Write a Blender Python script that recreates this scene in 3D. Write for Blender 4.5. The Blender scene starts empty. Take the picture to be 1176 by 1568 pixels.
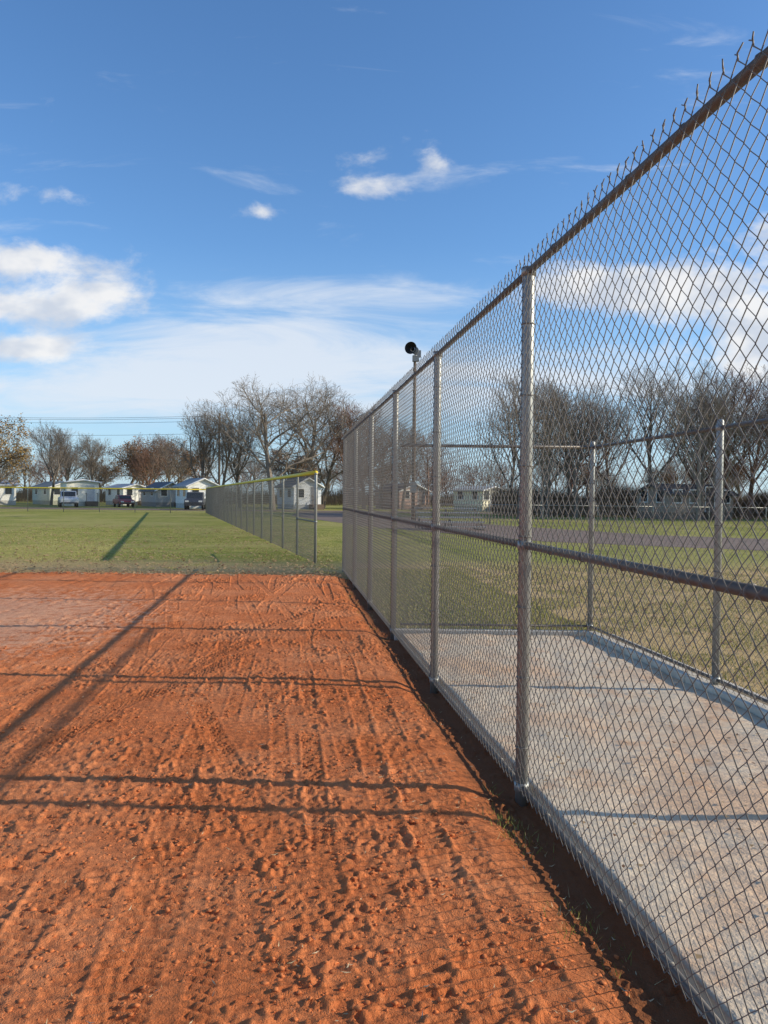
import bpy, math, random
import numpy as np
from mathutils import Vector, Matrix

random.seed(7); np.random.seed(7)
scene = bpy.context.scene
COL = scene.collection

# ------------------------------------------------------------------ helpers
class NT:
    def __init__(s, nt):
        s.nt = nt; s.n = nt.nodes; s.l = nt.links
    def node(s, t, **kw):
        nd = s.n.new(t)
        for k, v in kw.items(): setattr(nd, k, v)
        return nd
    def put(s, sock, v):
        if isinstance(v, bpy.types.NodeSocket): s.l.new(v, sock)
        else:
            if isinstance(v, (tuple, list)) and len(v) == 3 and sock.type == 'RGBA': v = (*v, 1)
            sock.default_value = v
    def m(s, op, a, b=0.0, c=0.0, clamp=False):
        nd = s.node('ShaderNodeMath', operation=op, use_clamp=clamp)
        s.put(nd.inputs[0], a); s.put(nd.inputs[1], b); s.put(nd.inputs[2], c)
        return nd.outputs[0]
    def mix(s, f, a, b, blend='MIX'):
        nd = s.node('ShaderNodeMix', data_type='RGBA', blend_type=blend)
        s.put(nd.inputs[0], f); s.put(nd.inputs[6], a); s.put(nd.inputs[7], b)
        return nd.outputs[2]
    def noise(s, vec, scale, detail=4, rough=0.55, dist=0.0):
        nd = s.node('ShaderNodeTexNoise')
        if vec is not None: s.l.new(vec, nd.inputs['Vector'])
        nd.inputs['Scale'].default_value = scale; nd.inputs['Detail'].default_value = detail
        nd.inputs['Roughness'].default_value = rough; nd.inputs['Distortion'].default_value = dist
        return nd.outputs['Fac']
    def sstep(s, v, a, b):
        nd = s.node('ShaderNodeMapRange', interpolation_type='SMOOTHSTEP')
        s.put(nd.inputs[0], v)
        if a < b:
            nd.inputs[1].default_value = a; nd.inputs[2].default_value = b
            return nd.outputs[0]
        nd.inputs[1].default_value = b; nd.inputs[2].default_value = a
        return s.m('SUBTRACT', 1.0, nd.outputs[0])
    def xyz(s, x, y, z):
        nd = s.node('ShaderNodeCombineXYZ')
        s.put(nd.inputs[0], x); s.put(nd.inputs[1], y); s.put(nd.inputs[2], z)
        return nd.outputs[0]

def new_mat(name, rough=0.8, metal=0.0, spec=0.3):
    m = bpy.data.materials.new(name); m.use_nodes = True
    t = NT(m.node_tree); b = m.node_tree.nodes['Principled BSDF']
    b.inputs['Roughness'].default_value = rough; b.inputs['Metallic'].default_value = metal
    b.inputs['Specular IOR Level'].default_value = spec
    tc = t.node('ShaderNodeTexCoord')
    return m, t, b, tc.outputs['Object']

def simple_mat(name, c, rough=0.8, metal=0.0, var=0.25, scale=3.0, spec=0.3):
    m, t, b, co = new_mat(name, rough, metal, spec)
    n = t.noise(co, scale, 3)
    lo = tuple(x*(1-var) for x in c); hi = tuple(min(1, x*(1+var)) for x in c)
    t.put(b.inputs['Base Color'], t.mix(n, lo, hi))
    return m

def add_bump(t, b, h, strength, dist):
    bp = t.node('ShaderNodeBump'); bp.inputs['Strength'].default_value = strength
    bp.inputs['Distance'].default_value = dist
    t.l.new(h, bp.inputs['Height']); t.l.new(bp.outputs[0], b.inputs['Normal'])

def link(o, parent=None):
    COL.objects.link(o)
    if parent: o.parent = parent
    return o

def empty(name, loc=(0, 0, 0), rz=0.0):
    e = bpy.data.objects.new(name, None); e.location = loc; e.rotation_euler = (0, 0, rz)
    e.empty_display_size = 0.2
    return link(e)

class MB:
    """small mesh builder"""
    def __init__(s): s.v = []; s.f = []; s.mi = []
    def tube(s, pts, radii, sides=6, caps=True, mi=0):
        pts = [Vector(p) for p in pts]; n = len(pts)
        if not isinstance(radii, (list, tuple)): radii = [radii]*n
        base = len(s.v)
        d0 = (pts[1]-pts[0]).normalized()
        ref = Vector((0, 0, 1)) if abs(d0.z) < 0.9 else Vector((1, 0, 0))
        a = d0.cross(ref).normalized()
        for i, p in enumerate(pts):
            if i == 0: d = pts[1]-pts[0]
            elif i == n-1: d = pts[-1]-pts[-2]
            else: d = pts[i+1]-pts[i-1]
            d.normalize()
            a = (a - d*a.dot(d)).normalized(); b = d.cross(a)
            r = radii[i]
            for k in range(sides):
                t = 2*math.pi*k/sides
                q = p + a*(r*math.cos(t)) + b*(r*math.sin(t))
                s.v.append((q.x, q.y, q.z))
        for i in range(n-1):
            for k in range(sides):
                k2 = (k+1) % sides
                s.f.append((base+i*sides+k, base+i*sides+k2, base+(i+1)*sides+k2, base+(i+1)*sides+k)); s.mi.append(mi)
        if caps and sides > 2:
            s.f.append(tuple(base+k for k in range(sides))[::-1]); s.mi.append(mi)
            s.f.append(tuple(base+(n-1)*sides+k for k in range(sides))); s.mi.append(mi)
    def box(s, c, d, mi=0, rz=0.0):
        b = len(s.v); cs, sn = math.cos(rz), math.sin(rz)
        for dz in (-.5, .5):
            for dx, dy in ((-.5, -.5), (.5, -.5), (.5, .5), (-.5, .5)):
                x, y = dx*d[0], dy*d[1]
                s.v.append((c[0]+x*cs-y*sn, c[1]+x*sn+y*cs, c[2]+dz*d[2]))
        for q in ((3, 2, 1, 0), (4, 5, 6, 7), (0, 1, 5, 4), (1, 2, 6, 5), (2, 3, 7, 6), (3, 0, 4, 7)):
            s.f.append(tuple(b+i for i in q)); s.mi.append(mi)
    def prism(s, prof, y0, y1, axis='y', mi=0):
        b = len(s.v); n = len(prof)
        for yy in (y0, y1):
            for (p, z) in prof:
                s.v.append((p, yy, z) if axis == 'y' else (yy, p, z))
        s.f.append(tuple(b+i for i in range(n))); s.mi.append(mi)
        s.f.append(tuple(b+n+i for i in range(n))[::-1]); s.mi.append(mi)
        for i in range(n):
            j = (i+1) % n
            s.f.append((b+i, b+n+i, b+n+j, b+j)); s.mi.append(mi)
    def obj(s, name, mats, parent=None, smooth=False, loc=(0, 0, 0), bevel=0, fix=False):
        me = s.mesh(name, mats, smooth, fix)
        o = bpy.data.objects.new(name, me); o.location = loc
        link(o, parent)
        if bevel:
            bm = o.modifiers.new('bev', 'BEVEL'); bm.width = bevel; bm.segments = 2; bm.limit_method = 'ANGLE'
        return o
    def mesh(s, name, mats, smooth=False, fix=False):
        me = bpy.data.meshes.new(name); me.from_pydata(s.v, [], s.f)
        if not isinstance(mats, (list, tuple)): mats = [mats]
        for m in mats: me.materials.append(m)
        if any(s.mi): me.polygons.foreach_set('material_index', s.mi)
        if smooth: me.polygons.foreach_set('use_smooth', [True]*len(s.f))
        if fix:
            import bmesh
            bm = bmesh.new(); bm.from_mesh(me); bmesh.ops.recalc_face_normals(bm, faces=bm.faces); bm.to_mesh(me); bm.free()
        me.update(); return me

def mesh_np(name, verts, faces, mat, smooth=False):
    k = faces.shape[1]
    me = bpy.data.meshes.new(name)
    me.vertices.add(len(verts)); me.vertices.foreach_set('co', verts.astype(np.float32).ravel())
    me.loops.add(faces.size); me.loops.foreach_set('vertex_index', faces.astype(np.int32).ravel())
    me.polygons.add(len(faces))
    me.polygons.foreach_set('loop_start', np.arange(0, faces.size, k, dtype=np.int32))
    me.polygons.foreach_set('loop_total', np.full(len(faces), k, dtype=np.int32))
    if smooth: me.polygons.foreach_set('use_smooth', np.ones(len(faces), dtype=bool))
    me.update(calc_edges=True); me.validate()
    me.materials.append(mat)
    o = bpy.data.objects.new(name, me); return link(o)

def grid_faces(ny, nx):
    i = np.arange(ny-1)[:, None]*nx + np.arange(nx-1)[None, :]
    return np.stack([i, i+1, i+nx+1, i+nx], -1).reshape(-1, 4)

def vnoise(x, y, scale, seed=0):
    gx = x/scale; gy = y/scale
    ix = np.floor(gx).astype(np.int64); iy = np.floor(gy).astype(np.int64)
    fx = gx-ix; fy = gy-iy
    fx = fx*fx*(3-2*fx); fy = fy*fy*(3-2*fy)
    def hsh(a, b):
        h = (a*374761393 + b*668265263 + seed*974634777) & 0xffffffff
        h = ((h ^ (h >> 13))*1274126177) & 0xffffffff
        h = ((h ^ (h >> 16))*2246822519) & 0xffffffff
        h = h ^ (h >> 15)
        return h/4294967295.0
    a = hsh(ix, iy); b = hsh(ix+1, iy); c = hsh(ix, iy+1); d = hsh(ix+1, iy+1)
    return (a*(1-fx)+b*fx)*(1-fy) + (c*(1-fx)+d*fx)*fy

def rnoise(x, y, scale, seed=0):
    """value noise on a rotated lattice, breaks up the axis aligned look"""
    a = 0.6+seed*1.3
    return vnoise(x*math.cos(a)-y*math.sin(a), x*math.sin(a)+y*math.cos(a), scale, seed)

def sst(x, a, b):
    t = np.clip((x-a)/(b-a), 0, 1); return t*t*(3-2*t)

# ------------------------------------------------------------------ layout
SH = -0.133                       # direction of the main fence (dx per dy)
def fx(y): return 1.313 + SH*y    # main fence line
EDGE_Y = 15.3                     # infield dirt / outfield grass edge
SUN_DIR = Vector((1.0, -0.035, 0.425)).normalized()

# ------------------------------------------------------------------ materials
m_dirt, t, b, co = new_mat('infield_clay', 0.95, 0, 0.1)
n1 = t.noise(co, 0.9, 4, 0.6); n2 = t.noise(co, 7, 4, 0.65); n3 = t.noise(co, 70, 3, 0.7)
c = t.mix(t.sstep(n1, 0.35, 0.7), (0.62, 0.180, 0.058), (0.72, 0.260, 0.105))
c = t.mix(t.m('MULTIPLY', t.sstep(n2, 0.42, 0.72), 0.55), c, (0.43, 0.115, 0.040))
c = t.mix(t.m('MULTIPLY', t.sstep(n3, 0.55, 0.8), 0.45), c, (0.84, 0.42, 0.21))
sp = t.node('ShaderNodeSeparateXYZ'); t.l.new(co, sp.inputs[0])
dx = t.m('DIVIDE', t.m('ADD', sp.outputs[0], 5.2), 2.0); dy = t.m('DIVIDE', t.m('ADD', sp.outputs[1], -9.4), 2.8)
rr = t.m('ADD', t.m('MULTIPLY', dx, dx), t.m('MULTIPLY', dy, dy))
pm = t.sstep(t.m('ADD', rr, t.m('MULTIPLY', t.m('SUBTRACT', n2, 0.5), 5.0)), 1.6, 0.0)
c = t.mix(t.m('MULTIPLY', pm, 0.55), c, (0.76, 0.46, 0.29))
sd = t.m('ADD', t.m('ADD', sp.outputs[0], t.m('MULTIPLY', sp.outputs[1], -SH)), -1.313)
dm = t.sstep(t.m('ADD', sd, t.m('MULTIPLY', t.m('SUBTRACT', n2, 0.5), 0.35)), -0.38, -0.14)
c = t.mix(t.m('MULTIPLY', dm, 0.8), c, (0.17, 0.075, 0.036))  # moist soil along the fence foot, with the pad edge's shade painted in
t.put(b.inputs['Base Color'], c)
hb = t.m('ADD', t.noise(co, 38, 4, 0.7), t.m('MULTIPLY', t.noise(co, 150, 3, 0.7), 0.5))
add_bump(t, b, hb, 0.9, 0.012)

m_clod = simple_mat('clay_clod', (0.62, 0.20, 0.072), 0.95, 0, 0.35, 30, 0.1)

m_ground, t, b, co = new_mat('grass_ground', 0.95, 0, 0.05)
n1 = t.noise(co, 0.16, 4, 0.6); n2 = t.noise(co, 1.1, 5, 0.7); n3 = t.noise(co, 9, 5, 0.75)
c = t.mix(t.sstep(n2, 0.3, 0.7), (0.215, 0.235, 0.050), (0.37, 0.345, 0.100))
c = t.mix(t.m('MULTIPLY', t.sstep(n1, 0.42, 0.62), 0.6), c, (0.44, 0.37, 0.145))
c = t.mix(t.m('MULTIPLY', t.sstep(n3, 0.50, 0.70), 0.75), c, (0.11, 0.120, 0.030))
sp = t.node('ShaderNodeSeparateXYZ'); t.l.new(co, sp.inputs[0])
wy = t.m('ADD', sp.outputs[1], t.m('MULTIPLY', t.m('SUBTRACT', n2, 0.5), 3.0))
c = t.mix(t.m('MULTIPLY', t.sstep(wy, 20.0, 16.2), 0.85), c, (0.58, 0.40, 0.20))
t.put(b.inputs['Base Color'], c)
add_bump(t, b, t.m('ADD', n3, t.m('MULTIPLY', n2, 0.6)), 1.0, 0.06)

def blade_mat(name, c1, c2, c3):
    m, t, b, co = new_mat(name, 0.7, 0, 0.15)
    g = t.node('ShaderNodeNewGeometry'); r = g.outputs['Random Per Island']
    c = t.mix(r, c1, c2); c = t.mix(t.sstep(r, 0.68, 0.78), c, c3)
    t.put(b.inputs['Base Color'], c)
    return m
m_blade = blade_mat('grass_blade', (0.19, 0.215, 0.036), (0.36, 0.35, 0.085), (0.58, 0.47, 0.23))
m_straw = blade_mat('straw', (0.6, 0.45, 0.24), (0.7, 0.56, 0.36), (0.3, 0.18, 0.08))
m_leaf = blade_mat('dry_leaf', (0.36, 0.22, 0.10), (0.54, 0.37, 0.20), (0.20, 0.10, 0.05))

m_pad, t, b, co = new_mat('dugout_limestone', 0.9, 0, 0.1)
n1 = t.noise(co, 0.8, 4, 0.6); n2 = t.noise(co, 9, 4, 0.7); n3 = t.noise(co, 70, 3, 0.7); n4 = t.noise(co, 3.0, 4, 0.65)
c = t.mix(n2, (0.60, 0.47, 0.33), (0.80, 0.67, 0.50))
c = t.mix(t.m('MULTIPLY', t.sstep(n1, 0.45, 0.64), 0.6), c, (0.70, 0.41, 0.23))
c = t.mix(t.m('MULTIPLY', t.sstep(n4, 0.54, 0.68), 0.45), c, (0.62, 0.32, 0.16))
c = t.mix(t.m('MULTIPLY', t.sstep(n3, 0.58, 0.74), 0.6), c, (0.36, 0.25, 0.16))
t.put(b.inputs['Base Color'], c); add_bump(t, b, t.m('ADD', n2, n3), 0.7, 0.014)
m_kerb = simple_mat('kerb_concrete', (0.58, 0.52, 0.43), 0.85, 0, 0.35, 9)
m_road = simple_mat('asphalt', (0.21, 0.150, 0.115), 0.9, 0, 0.3, 1.2)

def metal_mat(name, c, rough, metal, sc=25, var=0.3):
    m, t, b, co = new_mat(name, rough, metal, 0.4)
    n = t.noise(co, sc, 4, 0.7)
    t.put(b.inputs['Base Color'], t.mix(n, tuple(x*(1-var) for x in c), tuple(x*(1+var) for x in c)))
    return m
m_wire = metal_mat('galvanised_wire', (0.175, 0.16, 0.14), 0.55, 0.2, 8)
m_post = metal_mat('galvanised_post', (0.31, 0.31, 0.285), 0.42, 0.35, 14)
m_rail = metal_mat('weathered_rail', (0.14, 0.12, 0.10), 0.5, 0.2, 18)
m_yellow = simple_mat('yellow_cap', (0.78, 0.58, 0.05), 0.5, 0, 0.1, 3)
m_dark = simple_mat('dark_metal', (0.05, 0.05, 0.055), 0.5, 0.3, 0.2, 4)
m_wood = simple_mat('weathered_wood', (0.15, 0.11, 0.08), 0.85, 0, 0.3, 6)
m_alu = metal_mat('dull_aluminium', (0.30, 0.30, 0.30), 0.5, 0.3, 5)

# ------------------------------------------------------------------ ground sheet (sheared tensor grid)
S = np.array([-3000, -800, -200, -60, -18.05, -18, 0.085, 0.09, 2.3, 8, 20, 60, 200, 800, 3000.])
Yb = np.array([-3000, -200, -12.05, -12, EDGE_Y+0.55, EDGE_Y+0.6, 25, 45, 90, 200, 600, 1500, 3500.])
sg, yg = np.meshgrid(S, Yb)
zg = np.zeros_like(sg)
pit = (sg >= -18.01) & (sg <= 0.087) & (yg >= -12.01) & (yg <= EDGE_Y+0.56)
zg[pit] = -0.35
vg = np.stack([1.313+sg+SH*yg, yg, zg], -1).reshape(-1, 3)
mesh_np('grass_ground', vg, grid_faces(len(Yb), len(S)), m_ground)

# ------------------------------------------------------------------ infield dirt heightfield
def axis(a, bnd, d0, grow, dmax):
    out = [a]; d = d0
    while out[-1] < bnd:
        out.append(out[-1]+d); d = min(d*grow, dmax)
    return np.array(out)
ya = np.concatenate([np.arange(-12, 1.2, 0.15), axis(1.2, EDGE_Y+0.7, 0.0068, 1.0034, 0.05)])
sr = -axis(-0.12, 3.2, 0.0076, 1.0, 0.01)
sl = -axis(3.21, 18.1, 0.011, 1.012, 0.10)
sa = np.concatenate([sr, sl])[::-1]
s2, y2 = np.meshgrid(sa, ya); x2 = 1.313+s2+SH*y2
h = 0.020*(vnoise(x2, y2, 0.9, 1)-.5) + 0.010*(rnoise(x2, y2, 0.33, 2)-.5) + 0.005*(rnoise(x2, y2, 0.12, 3)-.5)
rough = sst(rnoise(x2, y2, 0.8, 11)*0.6+rnoise(x2, y2, 0.22, 12)*0.4, 0.34, 0.62)
cl = rnoise(x2, y2, 0.045, 5)*0.34+rnoise(x2, y2, 0.026, 6)*0.36+rnoise(x2, y2, .016, 7)*.30
clod = np.maximum(0, cl-0.48)
trackmask = np.zeros_like(h); th = np.zeros_like(h)
rs = np.random.RandomState(3)
tracks = []
for x0 in np.arange(-5.6, 0.80, 0.185):
    tracks.append((x0+rs.uniform(-.06, .06), SH+rs.uniform(-.045, .045), rs.uniform(.09, .16), rs.choice([.046, .054, .064]), rs.uniform(.5, 1.0), rs.uniform(-.010, .010), rs.choice([0, 0, 2, 3])))
for x0, sl_ in ((-2.6, .22), (-4.0, .35), (-.3, -.42), (-2.3, .10), (-7, .5), (-3.1, -.30)):
    tracks.append((x0, sl_, .17, .055, .85, 0.01, 1))
for (x0, slp, w, pitch, dep, curv, typ) in tracks:
    yc = y2-3
    s = (x2-(x0+slp*yc+curv*yc*yc)) + 0.02*(vnoise(y2, y2*0+x0, 0.6, 21)-.5)
    inside = 1-sst(np.abs(s), w/2-.014, w/2+.008)
    along = sst(vnoise(y2+x0*7, y2*0+x0*3, 0.8, 31), 0.34, 0.54)
    if typ == 0: ph = (y2+s*.15)/pitch
    elif typ == 1: ph = (y2+np.abs(s)*0.7)/pitch
    elif typ == 2: ph = (y2+s*0.35)/pitch
    else: ph = (y2-s*0.25)/pitch
    fade = 1-sst(y2, 9, 14)
    wob = rnoise(x2, y2, .045, 41)
    bars = sst(np.sin(2*math.pi*ph)+1.0*(wob-.5), -0.15, 0.45)
    g = inside*along
    th = th*(1-g) + g*dep*(-0.008 + 0.013*bars*fade*(.5+rnoise(x2, y2, .2, 43)))
    rim = np.exp(-((np.abs(s)-w/2-.010)/.012)**2)*along
    th += rim*0.005*dep*(0.1+1.4*rnoise(x2, y2, .05, 51))
    trackmask = np.maximum(trackmask, g)
h = h + th + clod*(0.058*rough*(1-0.60*trackmask)+0.015)
h -= 0.085*sst(s2, -0.36, -0.06)
edge = EDGE_Y + 0.35*(vnoise(x2, y2*0, 1.6, 61)-.5) + 0.3*(vnoise(x2, y2, 0.3, 62)-.5)
h -= 0.25*sst(y2-edge, -0.02, 0.35)
h += 0.012
mesh_np('infield_dirt', np.stack([x2, y2, h], -1).reshape(-1, 3), grid_faces(len(ya), len(sa)), m_dirt, True)
def dirt_h(x, y):
    s = x-1.313-SH*y
    j = np.clip(np.searchsorted(sa, s), 0, len(sa)-1); i = np.clip(np.searchsorted(ya, y), 0, len(ya)-1)
    return h[i, j]

def scatter_blobs(name, n, xr, yr, smin, smax, mat, power=2.5):
    base = np.array([[1,0,0],[-1,0,0],[0,1,0],[0,-1,0],[0,0,1],[0,0,-1]], float)
    of = np.array([[0,2,4],[2,1,4],[1,3,4],[3,0,4],[2,0,5],[1,2,5],[3,1,5],[0,3,5]])
    vs = [tuple(v) for v in base]; fs = []
    cache = {}
    def mid(a, b_):
        k = (min(a, b_), max(a, b_))
        if k not in cache:
            v = np.array(vs[a])+np.array(vs[b_]); v /= np.linalg.norm(v); vs.append(tuple(v)); cache[k] = len(vs)-1
        return cache[k]
    for a, b_, c_ in of:
        ab, bc, ca = mid(a, b_), mid(b_, c_), mid(c_, a)
        fs += [[a, ab, ca], [ab, b_, bc], [ca, bc, c_], [ab, bc, ca]]
    bv = np.array(vs); bf = np.array(fs)
    yy = yr[0]+(yr[1]-yr[0])*rs.rand(n)**1.6
    xx = xr[0]+(xr[1]-xr[0])*rs.rand(n)
    keep = (xx < fx(yy)-0.08) & (rnoise(xx, yy, 0.6, 11)*.6+rnoise(xx, yy, .2, 12)*.4 > 0.46)
    xx, yy = xx[keep], yy[keep]; n = len(xx)
    sz = smin+(smax-smin)*rs.rand(n)**power
    V = bv[None]*(sz[:, None, None])*(0.5+0.9*rs.rand(n, len(bv), 1))*np.stack([1+.6*rs.rand(n), 1+.6*rs.rand(n), .45+.4*rs.rand(n)], -1)[:, None]
    V = V+np.stack([xx, yy, dirt_h(xx, yy)], -1)[:, None]
    F = bf[None]+(np.arange(n)*len(bv))[:, None, None]
    return mesh_np(name, V.reshape(-1, 3), F.reshape(-1, 3), mat)
scatter_blobs('dirt_clods', 32000, (-4.5, 1.1), (1.9, 8), 0.002, 0.010, m_clod, 3.5)

# ------------------------------------------------------------------ blades, straw, leaves
def blades(name, xs, ys, zs, hgt, wid, mat, lean=0.6):
    n = len(xs); a = rs.rand(n)*2*math.pi
    w = wid*(0.6+0.8*rs.rand(n)); H = hgt*(0.5+rs.rand(n)); l = lean*H*rs.rand(n); la = rs.rand(n)*2*math.pi
    dx, dy = np.cos(a)*w, np.sin(a)*w
    p0 = np.stack([xs-dx, ys-dy, zs], -1); p1 = np.stack([xs+dx, ys+dy, zs], -1)
    p2 = np.stack([xs+np.cos(la)*l, ys+np.sin(la)*l, zs+H], -1)
    V = np.stack([p0, p1, p2], 1).reshape(-1, 3); F = np.arange(3*n).reshape(-1, 3)
    return mesh_np(name, V, F, mat)
n = 200000
yy = 1.0+17*rs.rand(n)**1.2; ss = 2.34+10.5*rs.rand(n)**1.5; xx = 1.313+ss+SH*yy
k = rnoise(xx, yy, .5, 81)*.6+rnoise(xx, yy, .17, 85)*.4 > 0.38
X1, Y1 = xx[k], yy[k]
n = 70000
yy = 8.95+8*rs.rand(n); ss = 0.06+2.4*rs.rand(n); X2, Y2 = 1.313+ss+SH*yy, yy
n = 170000
yy = EDGE_Y+0.3+20*rs.rand(n)**1.3; xx = -16+18*rs.rand(n); X3, Y3 = xx, yy
kk = (X3 < fx(Y3)+1.2); X3, Y3 = X3[kk], Y3[kk]
dens = rnoise(X3, Y3, .35, 82)*.5+rnoise(X3, Y3, 1.6, 83)*.5 > 0.80-0.36*sst(Y3, EDGE_Y, EDGE_Y+5.5); X3, Y3 = X3[dens], Y3[dens]
X, Y = np.concatenate([X1, X2, X3]), np.concatenate([Y1, Y2, Y3])
blades('lawn_grass', X, Y, np.zeros(len(X))-0.005, 0.030, 0.004, m_blade)
tx, ty = [], []
for i in range(20):
    cy = 1.6+13.4*rs.rand()**1.3
    m_ = rs.randint(5, 22); cx = fx(cy)-0.05-0.2*rs.rand()
    tx.append(cx+rs.randn(m_)*.03); ty.append(cy+rs.randn(m_)*.05)
for cy, m_ in ((3.85, 150), (3.6, 110), (2.95, 90)):
    tx.append(fx(cy)-0.16+rs.randn(m_)*.07); ty.append(cy+rs.randn(m_)*.08)
tx, ty = np.concatenate(tx), np.concatenate(ty); kk = tx < fx(ty)-0.02; tx, ty = tx[kk], ty[kk]
blades('grass_tufts', tx, ty, dirt_h(tx, ty)-.004, 0.032, 0.002, m_blade, 1.3)
def flakes(name, xs, ys, zs, L, W, mat):
    n = len(xs); a = rs.rand(n)*2*math.pi; l = L*(.4+rs.rand(n)); w = W*(.5+rs.rand(n))
    ca, sa_ = np.cos(a), np.sin(a)
    def P(u, v, dz): return np.stack([xs+ca*u*l-sa_*v*w, ys+sa_*u*l+ca*v*w, zs+dz], -1)
    t1, t2 = rs.rand(n)*L*.35, rs.rand(n)*L*.35
    V = np.stack([P(-.5, 0, t1), P(0, -.5, 0), P(.5, 0, t2), P(0, .5, 0.002)], 1).reshape(-1, 3)
    return mesh_np(name, V, np.arange(4*n).reshape(-1, 4), mat)
n = 1700; yy = 2+9*rs.rand(n)**1.5; xx = fx(yy)-.05-4.5*rs.rand(n)**1.4
flakes('straw_debris', xx, yy, dirt_h(xx, yy)+.005, .03, .003, m_straw)
n = 7500; yy = EDGE_Y-.3+24*rs.rand(n)**1.7; xx = -18+18*rs.rand(n); kk = xx < fx(yy)-.1
flakes('fallen_leaves', xx[kk], yy[kk], np.full(kk.sum(), .02), .08, .055, m_leaf)
n = 3500; yy = 1+18*rs.rand(n); xx = fx(yy)+2.35+9*rs.rand(n)
flakes('fallen_leaves', xx, yy, np.full(n, .028), .06, .045, m_leaf)
n = 420; yy = 1.0+7.6*rs.rand(n); xx = fx(yy)+.1+2.0*rs.rand(n)
flakes('fallen_leaves', xx, yy, np.full(n, .047), .03, .02, m_leaf)

# ------------------------------------------------------------------ dugout pad
y0, y1 = -3.0, 8.8
NX, NY = 70, 300
ss_, yy_ = np.meshgrid(np.concatenate([[.062], np.linspace(0.065, 2.16, NX-1)]), np.linspace(y0, y1, NY))
zz_ = 0.030+0.018*(vnoise(ss_, yy_, .6, 91)-.5)+0.016*(rnoise(ss_, yy_, .16, 92)-.5)+0.010*(rnoise(ss_, yy_, .07, 93)-.5)
zz_[:, 0] = -0.2; zz_[0, :] = -0.2; zz_[-1, :] = -0.2
mesh_np('dugout_floor', np.stack([1.313+ss_+SH*yy_, yy_, zz_], -1).reshape(-1, 3), grid_faces(NY, NX), m_pad, True)
ang = math.atan(-SH)
mb = MB()
def kerb(s0, ya_, yb_, w, hgt, L=1.2):
    y = ya_
    while y < yb_-.05:
        ye = min(y+L, yb_)
        xa, xb = 1.313+s0+SH*y, 1.313+s0+SH*ye
        mb.box(((xa+xb)/2, (y+ye)/2, hgt/2-.05+rs.uniform(-.006, .006)), (w, math.hypot(ye-y, xb-xa)-.012, hgt+.1), 0, ang)
        y = ye
kerb(2.235, y0, y1, .13, .085)
kerb(2.47, y0, y1, .09, .05)
mb.box((1.313+1.12+SH*8.88, 8.88, .0), (2.24, .09, .13), 0, 0)
mb.obj('concrete_kerb', m_kerb, bevel=.008)

# ------------------------------------------------------------------ chain link
def mesh_panel(name, L, z0, z1, r, sides, tips=True):
    N = int(round(L/.0356/2))*2; w = L/N; dz = w*1.0
    J = int((z1-z0)/dz); mb = MB()
    Rr = random.Random(5)
    for k in range(N):
        pts = []
        for j in range(J+1):
            par = (j+k) % 2
            xx = (k+par)*w + (0.0012 if par else -0.0012)
            pts.append((xx, 0.0022*(1 if (j % 2) else -1), z0+j*dz))
        mb.tube(pts, r, sides, caps=False)
        if tips:
            par = (J+k) % 2; xx = (k+par)*w; zt = z0+J*dz; sg_ = -1 if par else 1
            e1, e2 = Rr.uniform(-.006, .006), Rr.uniform(-.006, .004)
            mb.tube([(xx, .002*sg_, zt-.002), (xx+.004*sg_, -.003*sg_, zt+.009), (xx-.004*sg_, .004*sg_, zt+.015), (xx-.020*sg_+e1, .006*sg_+e1, zt+.031+e2)], [r*1.2, r*1.2, r*1.2, r], sides)
    return mb.mesh(name, m_wire, smooth=sides > 3)

def fence(name, pts, zt, zb, panel, panelL, rail_z, rpost, rrail, off=0.03, post_top=0.03, cap=None, mesh_on=True, mat_r=None, mid_bays=None, skip_post=()):
    root = empty(name, (pts[0][0], pts[0][1], 0))
    ox, oy = pts[0]
    P = MB(); R = MB(); T = MB()
    for i, (x, y) in enumerate(pts):
        x -= ox; y -= oy
        if i in skip_post: continue
        P.tube([(x, y, -.1), (x, y, zt+post_top-.02), (x, y, zt+post_top)], [rpost, rpost, rpost*.75], 14)
        for rz in rail_z:
            P.tube([(x, y, rz-.022), (x, y, rz+.022)], rpost+.006, 14)
        zz = zb+.2
        while zz < zt-.1:
            T.tube([(x, y, zz-.003), (x, y, zz+.003)], rpost+.0045, 12); zz += .38
    for i in range(len(pts)-1):
        a = Vector((pts[i][0]-ox, pts[i][1]-oy, 0)); c_ = Vector((pts[i+1][0]-ox, pts[i+1][1]-oy, 0))
        d = (c_-a).normalized(); nrm = Vector((-d.y, d.x, 0))
        for q, rz in enumerate(rail_z):
            if mid_bays is not None and q == 1 and i not in mid_bays: continue
            rr_ = rrail if rz > .3 else rrail*.75
            e0 = a+d*(rpost*.6 if rz < zt-.15 else 0); e1 = c_-d*(rpost*.6 if rz < zt-.15 else 0)
            R.tube([e0+Vector((0, 0, rz)), e1+Vector((0, 0, rz))], rr_, 12)
            if zt > 2.6:
                n_ = 6
                for k in range(1, n_):
                    p = a+(c_-a)*(k/n_)+Vector((0, 0, rz)); T.tube([p-d*.003, p+d*.003], rr_+.004, 10)
        if mesh_on:
            o = bpy.data.objects.new('chain_link_mesh', panel)
            o.location = a+nrm*off; o.rotation_euler = (0, 0, math.atan2(d.y, d.x)); o.scale = ((c_-a).length/panelL, 1, 1)
            link(o, root)
    P.obj('posts', m_post, root, True); R.obj('rails', mat_r or m_rail, root, True)
    if T.v: T.obj('ties', m_wire, root, True)
    if cap:
        C = MB(); off0 = Vector((0, 0, zt+.02))
        C.tube([Vector((x-ox, y-oy, 0))+off0 for x, y in pts], cap, 10); C.obj('yellow_top_cap', m_yellow, root, True)
    return root

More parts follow.
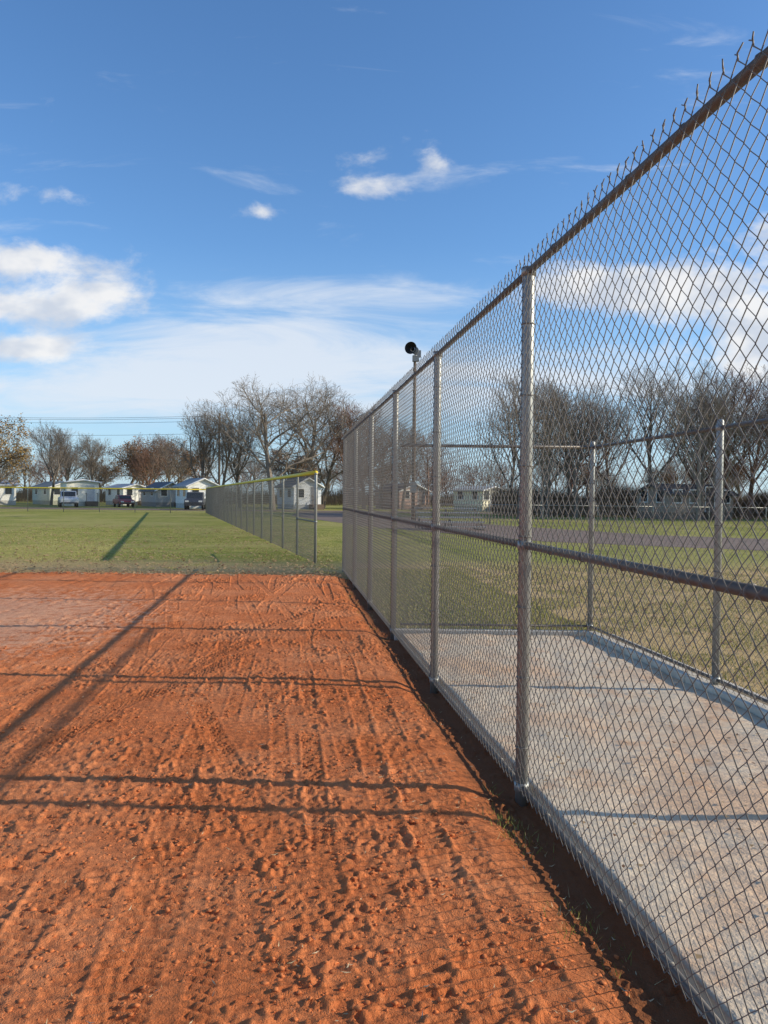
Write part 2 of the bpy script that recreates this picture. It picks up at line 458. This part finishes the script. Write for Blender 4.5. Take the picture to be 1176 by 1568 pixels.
PL = 2.4*math.hypot(1, SH)
pan_main = mesh_panel('mesh_tall', PL, 0.03, 2.86, 0.0022, 4)
pan_dug = mesh_panel('mesh_dugout', PL, 0.03, 2.24, 0.0019, 3)
pan_out = mesh_panel('mesh_outfield', 2.6, 0.03, 2.12, 0.0024, 3, tips=False)
pan_low = mesh_panel('mesh_low', 3.0, 0.03, 1.2, 0.0022, 3, tips=False)
ys_main = [4.14+2.4*i for i in range(-3, 6)]
fence('chain_link_fence', [(fx(y), y) for y in ys_main], 2.80, 0.05, pan_main, PL, [2.81, 1.345, 0.035], .034, .020, off=.036, post_top=0.0)
fxb = lambda y: fx(y)+2.27
ys_b = [8.88-2.58*i for i in range(0, 6)]
fence('dugout_fence', [(fxb(y), y) for y in ys_b], 2.2, 0.05, pan_dug, PL, [2.19, 0.12], .030, .018, off=-.03, post_top=.06)
fence('dugout_fence', [(fx(8.88)+.05, 8.88), (fxb(8.88), 8.88)], 2.2, 0.05, pan_dug, PL, [2.19, 0.12], .026, .018, off=.03, post_top=.03, skip_post=(0, 1))
FS = -0.286
def fo(z): return (-1.61+FS*(z-18.1), z)
zs = [18.1]+[18.1+2.5*i for i in range(1, 20)]
pts = [fo(z) for z in zs]; lx, ly = pts[-1]
fence('outfield_fence', pts, 2.12, .05, pan_out, 2.6, [2.11, .98], .032, .018, off=.03, post_top=0.0, cap=.05, mid_bays=(0,), mat_r=m_post)
pts2 = [(lx-.02-3.0*i, ly-0.1*i+.02) for i in range(0, 24)]
fence('outfield_fence', pts2, 2.0, .05, pan_out, 2.6, [1.99], .03, .018, off=.03, post_top=0.0, cap=.055, mat_r=m_post)
pts3 = [(3.0+3*i, 44.0-.3*i) for i in range(0, 14)]
fence('low_fence', pts3, 1.2, .05, pan_low, 3.0, [1.19], .025, .018, off=.03, post_top=0.02, mat_r=m_post)

# ------------------------------------------------------------------ roads
def strip(name, pts, w, z, mat):
    V = []; n = len(pts)
    for i, p in enumerate(pts):
        a = Vector(pts[max(0, i-1)]); c_ = Vector(pts[min(n-1, i+1)]); d = (c_-a).normalized(); nn = Vector((-d.y, d.x))
        V += [(p[0]+nn.x*w/2, p[1]+nn.y*w/2, z), (p[0]-nn.x*w/2, p[1]-nn.y*w/2, z)]
    F = [(2*i, 2*i+1, 2*i+3, 2*i+2) for i in range(n-1)]
    me = bpy.data.meshes.new(name); me.from_pydata(V, [], F); me.materials.append(mat)
    o = bpy.data.objects.new(name, me); return link(o)
strip('asphalt_road', [(60, 18), (30, 22), (18, 25.5), (9, 31), (3, 42), (-3, 60), (-4, 74)], 8.5, .008, m_road)
strip('asphalt_road', [(-160, 81), (-60, 79), (20, 78), (120, 70)], 7, .012, m_road)

# ------------------------------------------------------------------ trees
m_bark = simple_mat('bark_grey', (0.19, 0.155, 0.12), 0.9, 0, .4, 4)
m_bark2 = simple_mat('bark_pale', (0.25, 0.205, 0.16), 0.9, 0, .4, 4)
m_bark3 = simple_mat('bark_red', (0.23, 0.13, 0.09), 0.9, 0, .35, 4)
m_lf_rust = blade_mat('rust_foliage', (0.24, 0.125, 0.055), (0.34, 0.19, 0.085), (0.15, 0.08, 0.04))
m_lf_gold = blade_mat('gold_foliage', (0.33, 0.19, 0.055), (0.42, 0.28, 0.09), (0.18, 0.12, 0.04))

def make_tree(name, seed, mats, H=12, trunk=.45, up=.35, spread=50, nch=(9, 8, 7, 6), leaves=0, r0=.2, r_min=.006):
    R = random.Random(seed); mb = MB(); tipsl = []
    sides = (8, 6, 4, 3, 3); nseg = (6, 5, 4, 3, 2)
    def rv(): return Vector((R.gauss(0, 1), R.gauss(0, 1), R.gauss(0, 1)))
    def branch(p, d, L, r, lvl):
        n = nseg[lvl]; pts = [p.copy()]; rad = [r]; wob = (.07, .14, .18, .22, .25)[lvl]
        for i in range(n):
            d = (d+rv()*wob+Vector((0, 0, up*(.25 if lvl else .1)))).normalized()
            p = p+d*(L/n); pts.append(p.copy()); rad.append(max(r_min, r*(1-(.62 if lvl < 4 else .5)*(i+1)/n)))
        mb.tube(pts, rad, sides[lvl], caps=False)
        if lvl >= len(nch):
            tipsl.append(pts[-1]); tipsl.append(pts[1]); return
        N = nch[lvl]; t0 = (.28, .25, .2, .15)[lvl]
        az = R.random()*6.28
        for k in range(N):
            tt = t0+(1-t0)*(k+R.random()*.8)/N; tt = min(tt, .999)
            i = int(tt*n); f = tt*n-i
            q = pts[i].lerp(pts[i+1], f); dd = (pts[i+1]-pts[i]).normalized(); rr_ = rad[i]*(1-f)+rad[i+1]*f
            az += 2.4+R.uniform(-.5, .5)
            a = dd.orthogonal().normalized(); bb = dd.cross(a)
            an = math.radians(spread*(1-.35*tt)*R.uniform(.7, 1.25))
            nd = dd*math.cos(an)+(a*math.cos(az)+bb*math.sin(az))*math.sin(an)
            cl_ = L*((.72, .62, .58, .55)[lvl])*(1.15-.55*tt)*R.uniform(.75, 1.2)
            branch(q, nd, cl_, rr_*(.62, .6, .6, .6)[lvl], lvl+1)
    branch(Vector((0, 0, -.1)), Vector((R.uniform(-.05, .05), 0, 1)), H*trunk*1.35, r0, 0)
    zmax = max(v[2] for v in mb.v); k = H/zmax
    mb.v = [(x*k, y*k, z*k) for x, y, z in mb.v]
    if leaves:
        for q in tipsl:
            for _ in range(leaves):
                c_ = q*k+rv()*.22; a = rv().normalized()*R.uniform(.05, .11); bb = rv().normalized()*R.uniform(.05, .1)
                b0 = len(mb.v); mb.v += [tuple(c_-a), tuple(c_-bb), tuple(c_+a), tuple(c_+bb)]
                mb.f.append((b0, b0+1, b0+2, b0+3)); mb.mi.append(1)
    return mb.mesh(name, mats, smooth=False)

T = [make_tree('tree_mesh_a', 1, [m_bark], 12, .5, up=.35, spread=48, r_min=.008),
     make_tree('tree_mesh_b', 2, [m_bark2], 15, .42, up=.3, spread=55, nch=(10, 8, 7, 6), r0=.26, r_min=.008),
     make_tree('tree_mesh_c', 3, [m_bark], 12, .5, up=.6, spread=42, r_min=.008),
     make_tree('tree_mesh_d', 4, [m_bark3], 11, .45, up=.5, spread=50, r_min=.008),
     make_tree('tree_mesh_e', 5, [m_bark, m_lf_rust], 10, .4, up=.3, spread=55, leaves=1),
     make_tree('tree_mesh_f', 6, [m_bark, m_lf_gold], 10, .4, up=.2, spread=58, leaves=1),
     make_tree('tree_mesh_g', 8, [m_bark2], 12, .55, up=.7, spread=40, nch=(9, 7, 6, 5), r0=.22, r_min=.008),
     make_tree('tree_mesh_h', 9, [m_bark], 12, .5, up=.55, spread=46, nch=(8, 7, 6, 5), r0=.20, r_min=.008)]
TH = [12, 15, 12, 11, 10, 10, 12, 12]
def tree(name, ti, px, z, H, rz=None, parent=None, wide=1.0):
    o = bpy.data.objects.new(name, T[ti]); k = H/TH[ti]; o.scale = (k*wide, k*wide, k)
    o.location = (px, z, 0); o.rotation_euler = (0, 0, random.uniform(0, 6.28) if rz is None else rz)
    return link(o, parent)
for (nm, ti, x, z, H) in [
    ('autumn_tree', 5, -43.5, 84, 10.2), ('autumn_tree', 4, -46.5, 86, 11), ('bare_tree', 2, -42.5, 98, 11),
    ('bare_tree', 0, -46.5, 112, 11.2), ('bare_tree', 2, -43.0, 112, 10.6),
    ('autumn_tree', 4, -37.5, 118, 10.2), ('bare_tree', 3, -35.0, 114, 10.8), ('autumn_tree', 4, -32.5, 120, 10.4),
    ('bare_tree', 0, -30.5, 108, 10.2), ('bare_tree', 2, -22.0, 91, 12.6), ('bare_tree', 0, -19.6, 92, 13.0), ('bare_tree', 2, -18, 96, 12),
    ('bare_tree', 1, -12.2, 84, 15.4), ('bare_tree', 1, -9.2, 92, 16.0), ('bare_tree', 0, -7.6, 96, 15),
    ('bare_tree', 3, -4.6, 92, 13.4), ('bare_tree', 3, -2.6, 98, 13.4), ('bare_tree', 0, -.4, 98, 12.0),
    ('bare_tree', 2, 2.2, 92, 11), ('bare_tree', 3, 5.5, 96, 10.5)]:
    tree(nm, ti, x, z, H, wide=1.1)
row = empty('tree_row', (30, 62, 0))
for i in range(42):
    x = 9.6+i*1.4+random.uniform(-.8, .8); z = 64+random.uniform(-6, 10)+(-.07*i)
    H = (10.8 if x < 13 else 12.4)*random.uniform(.84, 1.10)
    tree('bare_tree_in_row', random.choice([6, 7, 7, 3, 6]), x-30, z-62, H, parent=row, wide=1.0)
far = empty('distant_tree_row', (0, 150, 0))
for i in range(75):
    x = -120+i*3.2+random.uniform(-1, 1)
    tree('far_tree', random.choice([7, 6, 3, 4, 7]), x, random.uniform(-18, 18), random.uniform(7.5, 11), parent=far, wide=1.4)
def brush(name, x0, x1, z0, z1, hmax, n, mat):
    xs = x0+(x1-x0)*rs.rand(n); ys = z0+(z1-z0)*rs.rand(n)
    hh = hmax*(0.35+0.65*vnoise(xs, ys, 2.2, 5))
    a = rs.rand(n)*6.28; lean = .5*rs.rand(n)
    zb_ = hh*rs.rand(n)*.6
    l = hh*.5
    p0 = np.stack([xs, ys, zb_*.8], -1)
    w = .02+.03*rs.rand(n)
    p1 = p0+np.stack([w, w*0, w*0], -1)
    p2 = p0+np.stack([np.cos(a)*l*lean, np.sin(a)*l*lean, l], -1)
    return mesh_np(name, np.stack([p0, p1, p2], 1).reshape(-1, 3), np.arange(3*n).reshape(-1, 3), mat)
m_brush = blade_mat('brush_twigs', (0.13, 0.095, 0.065), (0.23, 0.17, 0.11), (0.30, 0.19, 0.11))
brush('underbrush', 10, 68, 66, 72, 3.8, 50000, m_brush)
brush('underbrush', -120, 120, 122, 130, 4.0, 80000, m_brush)

# ------------------------------------------------------------------ mobile homes
m_glass = simple_mat('window_glass', (0.03, 0.035, 0.04), 0.15, 0, .1, 2, .6)
m_trim = simple_mat('white_trim', (0.80, 0.79, 0.75), .6, 0, .05, 3)
def home(name, x, y, w, d, hw, wall, roofc, rz=0, gable='x', rise=.9, porch=True, nw=None, awning=False):
    rz = math.radians(rz)
    e = empty(name, (x, y, 0), rz)
    mw = simple_mat(name+'_siding', wall, .7, 0, .08, 1.5); mr = simple_mat(name+'_shingle', roofc, .85, 0, .2, 3)
    B = MB(); B.box((0, 0, .3), (w-.06, d-.06, .6)); B.obj('skirting', simple_mat(name+'_skirt', tuple(v*.6 for v in wall)), e)
    B = MB()
    if gable == 'x': B.prism([(-w/2, .55), (w/2, .55), (w/2, hw), (0, hw+rise), (-w/2, hw)], -d/2, d/2, 'y')
    else: B.prism([(-d/2, .55), (d/2, .55), (d/2, hw), (0, hw+rise), (-d/2, hw)], -w/2, w/2, 'x')
    B.obj('walls', mw, e, fix=True)
    B = MB(); ov = .3; half = (w if gable == 'x' else d)/2; ln = (d if gable == 'x' else w)/2+ov; sl_ = rise/half
    pr = [(-half-ov, hw-ov*sl_+.02), (0, hw+rise+.02), (half+ov, hw-ov*sl_+.02), (half+ov, hw-ov*sl_+.17), (0, hw+rise+.19), (-half-ov, hw-ov*sl_+.17)]
    B.prism(pr, -ln, ln, 'y' if gable == 'x' else 'x'); B.obj('roof', mr, e, fix=True)
    if gable == 'x':
        Fm = MB()
        for sx in (-1, 1):
            Fm.tube([(0, -ln-.03, hw+rise+.08), (sx*(half+ov), -ln-.03, hw-ov*sl_+.08)], .09, 4)
        Fm.obj('fascia', m_trim, e)
    W = MB(); G = MB(); f = -d/2
    nw = nw or max(2, int(w/1.6))
    for i in range(nw):
        xx = -w/2+w*(i+.5)/nw
        if i == nw//2:
            G.box((xx, f-.03, 1.6), (.85, .05, 2.0), 1)
            W.box((xx, f-.012, 1.6), (1.0, .05, 2.12))
        else:
            G.box((xx, f-.04, 1.85), (.75, .05, .95)); W.box((xx, f-.012, 1.85), (.95, .05, 1.15))
    for yy_ in (-d/4, d/4):
        for sx in (-1, 1):
            G.box((sx*(w/2+.03), yy_, 1.85), (.05, .8, .9)); W.box((sx*(w/2+.01), yy_, 1.85), (.05, 1.0, 1.1))
    W.obj('window_trim', m_trim, e); G.obj('windows_and_door', [m_glass, mr], e)
    if porch:
        xx = -w/2+w*(nw//2+.5)/nw
        Pm = MB(); Pm.box((xx, f-.6, .3), (1.4, 1.0, .6)); Pm.box((xx, f-1.25, .15), (1.2, .3, .3))
        for sx in (-.66, .66): Pm.box((xx+sx, f-1.05, 1.1), (.06, .06, 1.0)); Pm.box((xx+sx, f-.6, 1.55), (.05, .95, .06))
        Pm.obj('porch_steps', m_wood, e)
    if awning:
        Am = MB(); Am.box((w/2+1.3, 0, 2.35), (2.6, d*.7, .1))
        for yy_ in (-d*.33, 0, d*.33): Am.tube([(w/2+2.5, yy_, 0), (w/2+2.5, yy_, 2.3)], .05, 6)
        Am.obj('carport_awning', m_trim, e)
    return e
wh = (.88, .86, .78)
home('mobile_home', -51.5, 99, 7, 4.4, 2.5, wh, (.45, .45, .45), 30, gable='y', rise=.5, nw=4)
home('mobile_home', -45.4, 106, 3.8, 7, 2.3, (.52, .54, .45), (.20, .21, .20), 42, rise=.7)
home('mobile_home', -38.9, 98, 3.8, 5.5, 2.9, (.88, .85, .73), (.6, .6, .58), 30, rise=.25)
home('mobile_home', -36.2, 108, 3.6, 6, 2.3, wh, (.5, .5, .5), 42, rise=.5)
home('mobile_home', -28.7, 100, 4.0, 6, 2.0, (.45, .44, .42), (.17, .17, .18), 35, rise=1.0)
home('mobile_home', -21.7, 89, 3.6, 4.5, 2.5, (.86, .86, .82), (.42, .42, .42), 32, rise=.8)
home('mobile_home', -10.0, 90, 3.4, 5, 2.6, (.75, .77, .78), (.22, .22, .23), 30, rise=.9)
home('mobile_home', 2.2, 98, 4.2, 6, 2.2, (.45, .30, .24), (.16, .13, .12), 30, rise=.9)
home('mobile_home', 10.8, 88, 3.2, 5, 2.3, (.88, .82, .60), (.5, .48, .42), 35, rise=.4, nw=3)
home('mobile_home', 25, 64, 6.5, 4.0, 2.0, (.36, .28, .22), (.13, .11, .10), 20, gable='y', rise=.7)
home('mobile_home', 36, 62, 6.5, 4.0, 2.0, (.30, .26, .24), (.12, .10, .10), 20, gable='y', rise=.7)

# ------------------------------------------------------------------ vehicles
m_tyre = simple_mat('tyre', (.02, .02, .02), .9)
m_lamp = simple_mat('lamp_lens', (.7, .7, .65), .2, 0, .05, 2, .6)
def vehicle(name, x, y, rz, col, kind='car'):
    e = empty(name, (x, y, 0), rz); mp = simple_mat(name+'_paint', col, .3, .1, .05, 2, .6)
    if kind == 'car':
        Lh, W, lower = 2.2, 1.75, [(-2.2, .35), (2.2, .35), (2.22, .62), (2.1, .80), (1.15, .93), (-1.55, .97), (-2.15, .90), (-2.22, .6)]
        cab = [(1.15, .92), (.45, 1.40), (-.85, 1.43), (-1.65, .95)]; wx = (1.35, -1.35)
    else:
        Lh, W, lower = 2.7, 1.9, [(-2.7, .5), (2.7, .5), (2.75, .85), (2.6, 1.08), (1.3, 1.16), (-2.7, 1.16)]
        cab = [(1.3, 1.14), (.7, 1.82), (-.75, 1.85), (-.95, 1.14)]; wx = (1.75, -1.65)
    B = MB(); B.prism(lower, -W/2, W/2); B.obj('body', mp, e, bevel=.06, fix=True)
    B = MB(); B.prism(cab, -W/2+.12, W/2-.12); B.obj('cabin', mp, e, bevel=.05, fix=True)
    G = MB(); z0_ = cab[0][1]+.07; z1_ = cab[1][1]-.07
    def lerpx(z, a, b_): return a[0]+(b_[0]-a[0])*(z-a[1])/(b_[1]-a[1])
    sp_ = [(lerpx(z0_, cab[0], cab[1])-.1, z0_), (lerpx(z1_, cab[0], cab[1])-.05, z1_), (lerpx(z1_, cab[3], cab[2])+.05, z1_), (lerpx(z0_, cab[3], cab[2])+.1, z0_)]
    G.prism(sp_, -W/2+.105, W/2-.105)
    for (pa, pb) in ((cab[0], cab[1]), (cab[3], cab[2])):
        sg_ = 1 if pa[0] > 0 else -1
        G.prism([(lerpx(z0_, pa, pb)+.012*sg_, z0_), (lerpx(z1_, pa, pb)+.012*sg_, z1_), (lerpx(z1_, pa, pb)-.03*sg_, z1_), (lerpx(z0_, pa, pb)-.03*sg_, z0_)], -W/2+.22, W/2-.22)
    G.obj('windows', m_glass, e, fix=True)
    Wm = MB(); rw = .33 if kind == 'car' else .40
    for xx in wx:
        for sy in (-1, 1):
            Wm.tube([(xx, sy*(W/2-.2), rw), (xx, sy*(W/2+.02), rw)], rw, 20); Wm.tube([(xx, sy*(W/2+.02), rw), (xx, sy*(W/2+.03), rw)], rw*.55, 14, mi=1)
    Wm.obj('wheels', [m_tyre, m_post], e)
    Lm = MB()
    for sy in (-1, 1):
        Lm.box((Lh+.01, sy*(W/2-.28), lower[2][1]+.04), (.08, .36, .16)); Lm.box((-Lh-.01, sy*(W/2-.2), .85), (.06, .22, .2), 1)
    Lm.box((Lh+.04, 0, .5), (.1, W-.2, .16), 2); Lm.box((-Lh-.03, 0, .5), (.1, W-.2, .16), 2)
    Lm.obj('lamps_and_bumpers', [m_lamp, simple_mat('tail_lamp', (.4, .02, .02), .3), m_dark], e)
vehicle('pickup_truck', -36.2, 88, math.radians(-65), (.60, .62, .64), 'truck')
vehicle('parked_car', -31.2, 92, math.radians(-60), (.30, .03, .03))
vehicle('pickup_truck', -19.9, 81, math.radians(-80), (.05, .055, .07), 'truck')
vehicle('parked_car', 15.4, 76, math.radians(-70), (.30, .03, .03))
vehicle('parked_car', 19.3, 77, math.radians(-80), (.22, .24, .27))

# ------------------------------------------------------------------ warning siren on a pole
e = empty('warning_siren', (1.9, 50, 0))
B = MB(); B.tube([(0, 0, -.1), (0, 0, 10.4)], [.13, .09], 12); B.obj('pole', m_wood, e, True)
B = MB()
B.tube([(0, 0, 10.35), (0, 0, 10.75)], .16, 12); B.box((.05, .05, 10.55), (.42, .42, .34))
B.tube([(.08, .45, 11.1), (0, .05, 11.1)], .24, 14)
B.box((.22, .25, 10.9), (.36, .35, .42)); B.obj('siren_motor', m_alu, e)
B = MB(); hd = Vector((-.35, -1, 0)).normalized(); c0 = Vector((-.1, -.05, 11.12))
B.tube([c0, c0+hd*.25, c0+hd*.5, c0+hd*.62], [.14, .22, .37, .40], 20, caps=False)
B.tube([c0+hd*.2, c0+hd*.5], [.12, .05], 12); B.obj('siren_horn', m_dark, e, True)
B = MB(); B.box((-.02, -.16, 2.2), (.4, .2, .7)); B.obj('control_box', m_post, e)

# utility pole and wires
e = empty('utility_pole', (-21.5, 100, 0))
B = MB(); B.tube([(0, 0, 0), (0, 0, 12.2)], [.16, .11], 10); B.box((0, 0, 11.6), (.12, 2.2, .12)); B.obj('pole', m_wood, e)
B = MB()
for dz, oy in ((11.75, -1), (11.75, 1), (11.2, 0), (9.6, 0)):
    pts = []
    for i in range(25):
        tt = i/24; pts.append((-60*tt, oy, dz+(.6*tt)-3.2*tt*(1-tt)))
    B.tube(pts, .018, 4)
B.obj('wires', m_dark, e)
e = empty('utility_pole', (-81.5, 100, 0))
B = MB(); B.tube([(0, 0, 0), (0, 0, 12.8)], [.16, .11], 10); B.box((0, 0, 12.2), (.12, 2.2, .12)); B.obj('pole', m_wood, e)

# bleachers behind the fence
e = empty('bleachers', (3.3, 37, 0), math.radians(8))
B = MB()
for i in range(4):
    B.box((0, .0+.5*i, .38+.22*i), (3.2, .26, .05)); B.box((0, -.22+.5*i, .18+.22*i), (3.2, .2, .04))
B.obj('seats', m_alu, e)
B = MB()
for sx in (-1.5, 0, 1.5):
    B.tube([(sx, -.2, .05), (sx, 1.6, 1.0)], .03, 6); B.tube([(sx, 1.6, 1.0), (sx, 1.6, 0)], .03, 6); B.tube([(sx, -.3, .03), (sx, 1.7, .03)], .03, 6); B.tube([(sx, .8, .5), (sx, .8, 0)], .03, 6)
B.obj('frame', m_rail, e)

# ------------------------------------------------------------------ world
w = bpy.data.worlds.new('World'); scene.world = w; w.use_nodes = True
t = NT(w.node_tree); bg = w.node_tree.nodes['Background']
STR = 0.13
sky = t.node('ShaderNodeTexSky', sky_type='NISHITA'); sky.sun_disc = False
sky.sun_elevation = math.asin(SUN_DIR.z); sky.sun_rotation = math.atan2(SUN_DIR.x, SUN_DIR.y)
sky.air_density = 1.0; sky.dust_density = 0.4; sky.ozone_density = 2.0
tc = t.node('ShaderNodeTexCoord'); sp = t.node('ShaderNodeSeparateXYZ'); t.l.new(tc.outputs['Generated'], sp.inputs[0])
X_, Y_, Z_ = sp.outputs
yc = t.m('MAXIMUM', t.m('ABSOLUTE', Y_), 0.05)
A_ = t.m('DIVIDE', X_, yc); E_ = t.m('DIVIDE', Z_, yc)
dv = t.xyz(A_, t.m('MULTIPLY', E_, 1.7), 0.0)
nc = t.noise(dv, 10.0, 6, 0.62, 0.2)
nw_ = t.noise(t.xyz(t.m('ADD', A_, t.m('MULTIPLY', E_, .5)), t.m('MULTIPLY', E_, 5.0), 3.0), 3.6, 6, 0.62, 0.6)
def ell(a, e_, ra, re, amp):
    dx = t.m('MULTIPLY_ADD', A_, 1/ra, -a/ra); dy = t.m('MULTIPLY_ADD', E_, 1/re, -e_/re)
    r2 = t.m('MULTIPLY_ADD', dx, dx, t.m('MULTIPLY', dy, dy))
    return t.m('MULTIPLY', t.m('EXPONENT', t.m('MULTIPLY', r2, -1.0)), amp)
def summ(l):
    s_ = l[0]
    for q in l[1:]: s_ = t.m('ADD', s_, q)
    return s_
puffs = summ([ell(-.50, .300, .085, .026, .46), ell(-.48, .240, .12, .026, .50), ell(-.36, .258, .065, .032, .43), ell(-.47, .185, .10, .020, .50), ell(-.40, .31, .10, .03, .20),
              ell(-.01, .400, .050, .020, .38), ell(-.035, .44, .05, .014, .22), ell(.065, .43, .026, .024, .40), ell(-.16, .365, .030, .014, .38),
              ell(-.47, .385, .10, .022, .20), ell(.26, .27, .11, .038, .48), ell(.42, .280, .10, .035, .50), ell(.50, .20, .12, .060, .54), ell(.52, .35, .06, .03, .42), ell(.80, .27, .2, .07, .42), ell(-.85, .25, .2, .07, .38)])
pm = t.sstep(t.m('ADD', nc, puffs), 0.66, 1.00)
wis = summ([ell(-.20, .225, .17, .06, .30), ell(-.12, .15, .35, .05, .27), ell(-.40, .12, .4, .05, .27), ell(.05, .26, .14, .03, .22), ell(.3, .14, .3, .06, .26), ell(-.45, .35, .15, .04, .10)])
wm = t.m('MULTIPLY', t.sstep(t.m('ADD', nw_, wis), 0.58, 0.98), 0.80)
low = t.m('MULTIPLY', t.sstep(E_, 0.34, 0.0), 0.65)
hs = t.node('ShaderNodeHueSaturation'); hs.inputs['Saturation'].default_value = 1.1; hs.inputs['Value'].default_value = 1.0
t.l.new(sky.outputs[0], hs.inputs['Color'])
base = t.mix(1.0, hs.outputs[0], (1.02, 1.26, 1.50), 'MULTIPLY')
base = t.mix(low, base, tuple(v/STR for v in (.46, .66, .89)))
col = t.mix(wm, base, tuple(v/STR for v in (.80, .85, .92)))
shade = t.sstep(t.noise(dv, 15.0, 3, .5), .35, .65)
ccol = t.mix(shade, tuple(v/STR for v in (.64, .69, .78)), tuple(v/STR for v in (.94, .93, .92)))
col = t.mix(t.m('MULTIPLY', pm, .93), col, ccol)
t.l.new(col, bg.inputs['Color']); bg.inputs['Strength'].default_value = STR

# ------------------------------------------------------------------ sun
sd = bpy.data.lights.new('sun', 'SUN'); sd.energy = 5.0; sd.angle = math.radians(.5); sd.color = (1, .89, .70)
so = bpy.data.objects.new('sun', sd); so.rotation_euler = SUN_DIR.to_track_quat('Z', 'Y').to_euler(); link(so)

# ------------------------------------------------------------------ camera
cd = bpy.data.cameras.new('camera'); cd.sensor_fit = 'HORIZONTAL'; cd.sensor_width = 36; cd.lens = 36
cd.clip_start = .05; cd.clip_end = 6000
cam = bpy.data.objects.new('camera', cd)
cam.matrix_world = Matrix.Translation((0, 0, 1.6)) @ Matrix.Rotation(math.radians(90-1.17), 4, 'X') @ Matrix.Rotation(math.radians(.6), 4, 'Z')
link(cam); scene.camera = cam
scene.view_settings.view_transform = 'Standard'; scene.view_settings.look = 'None'; scene.view_settings.exposure = 0
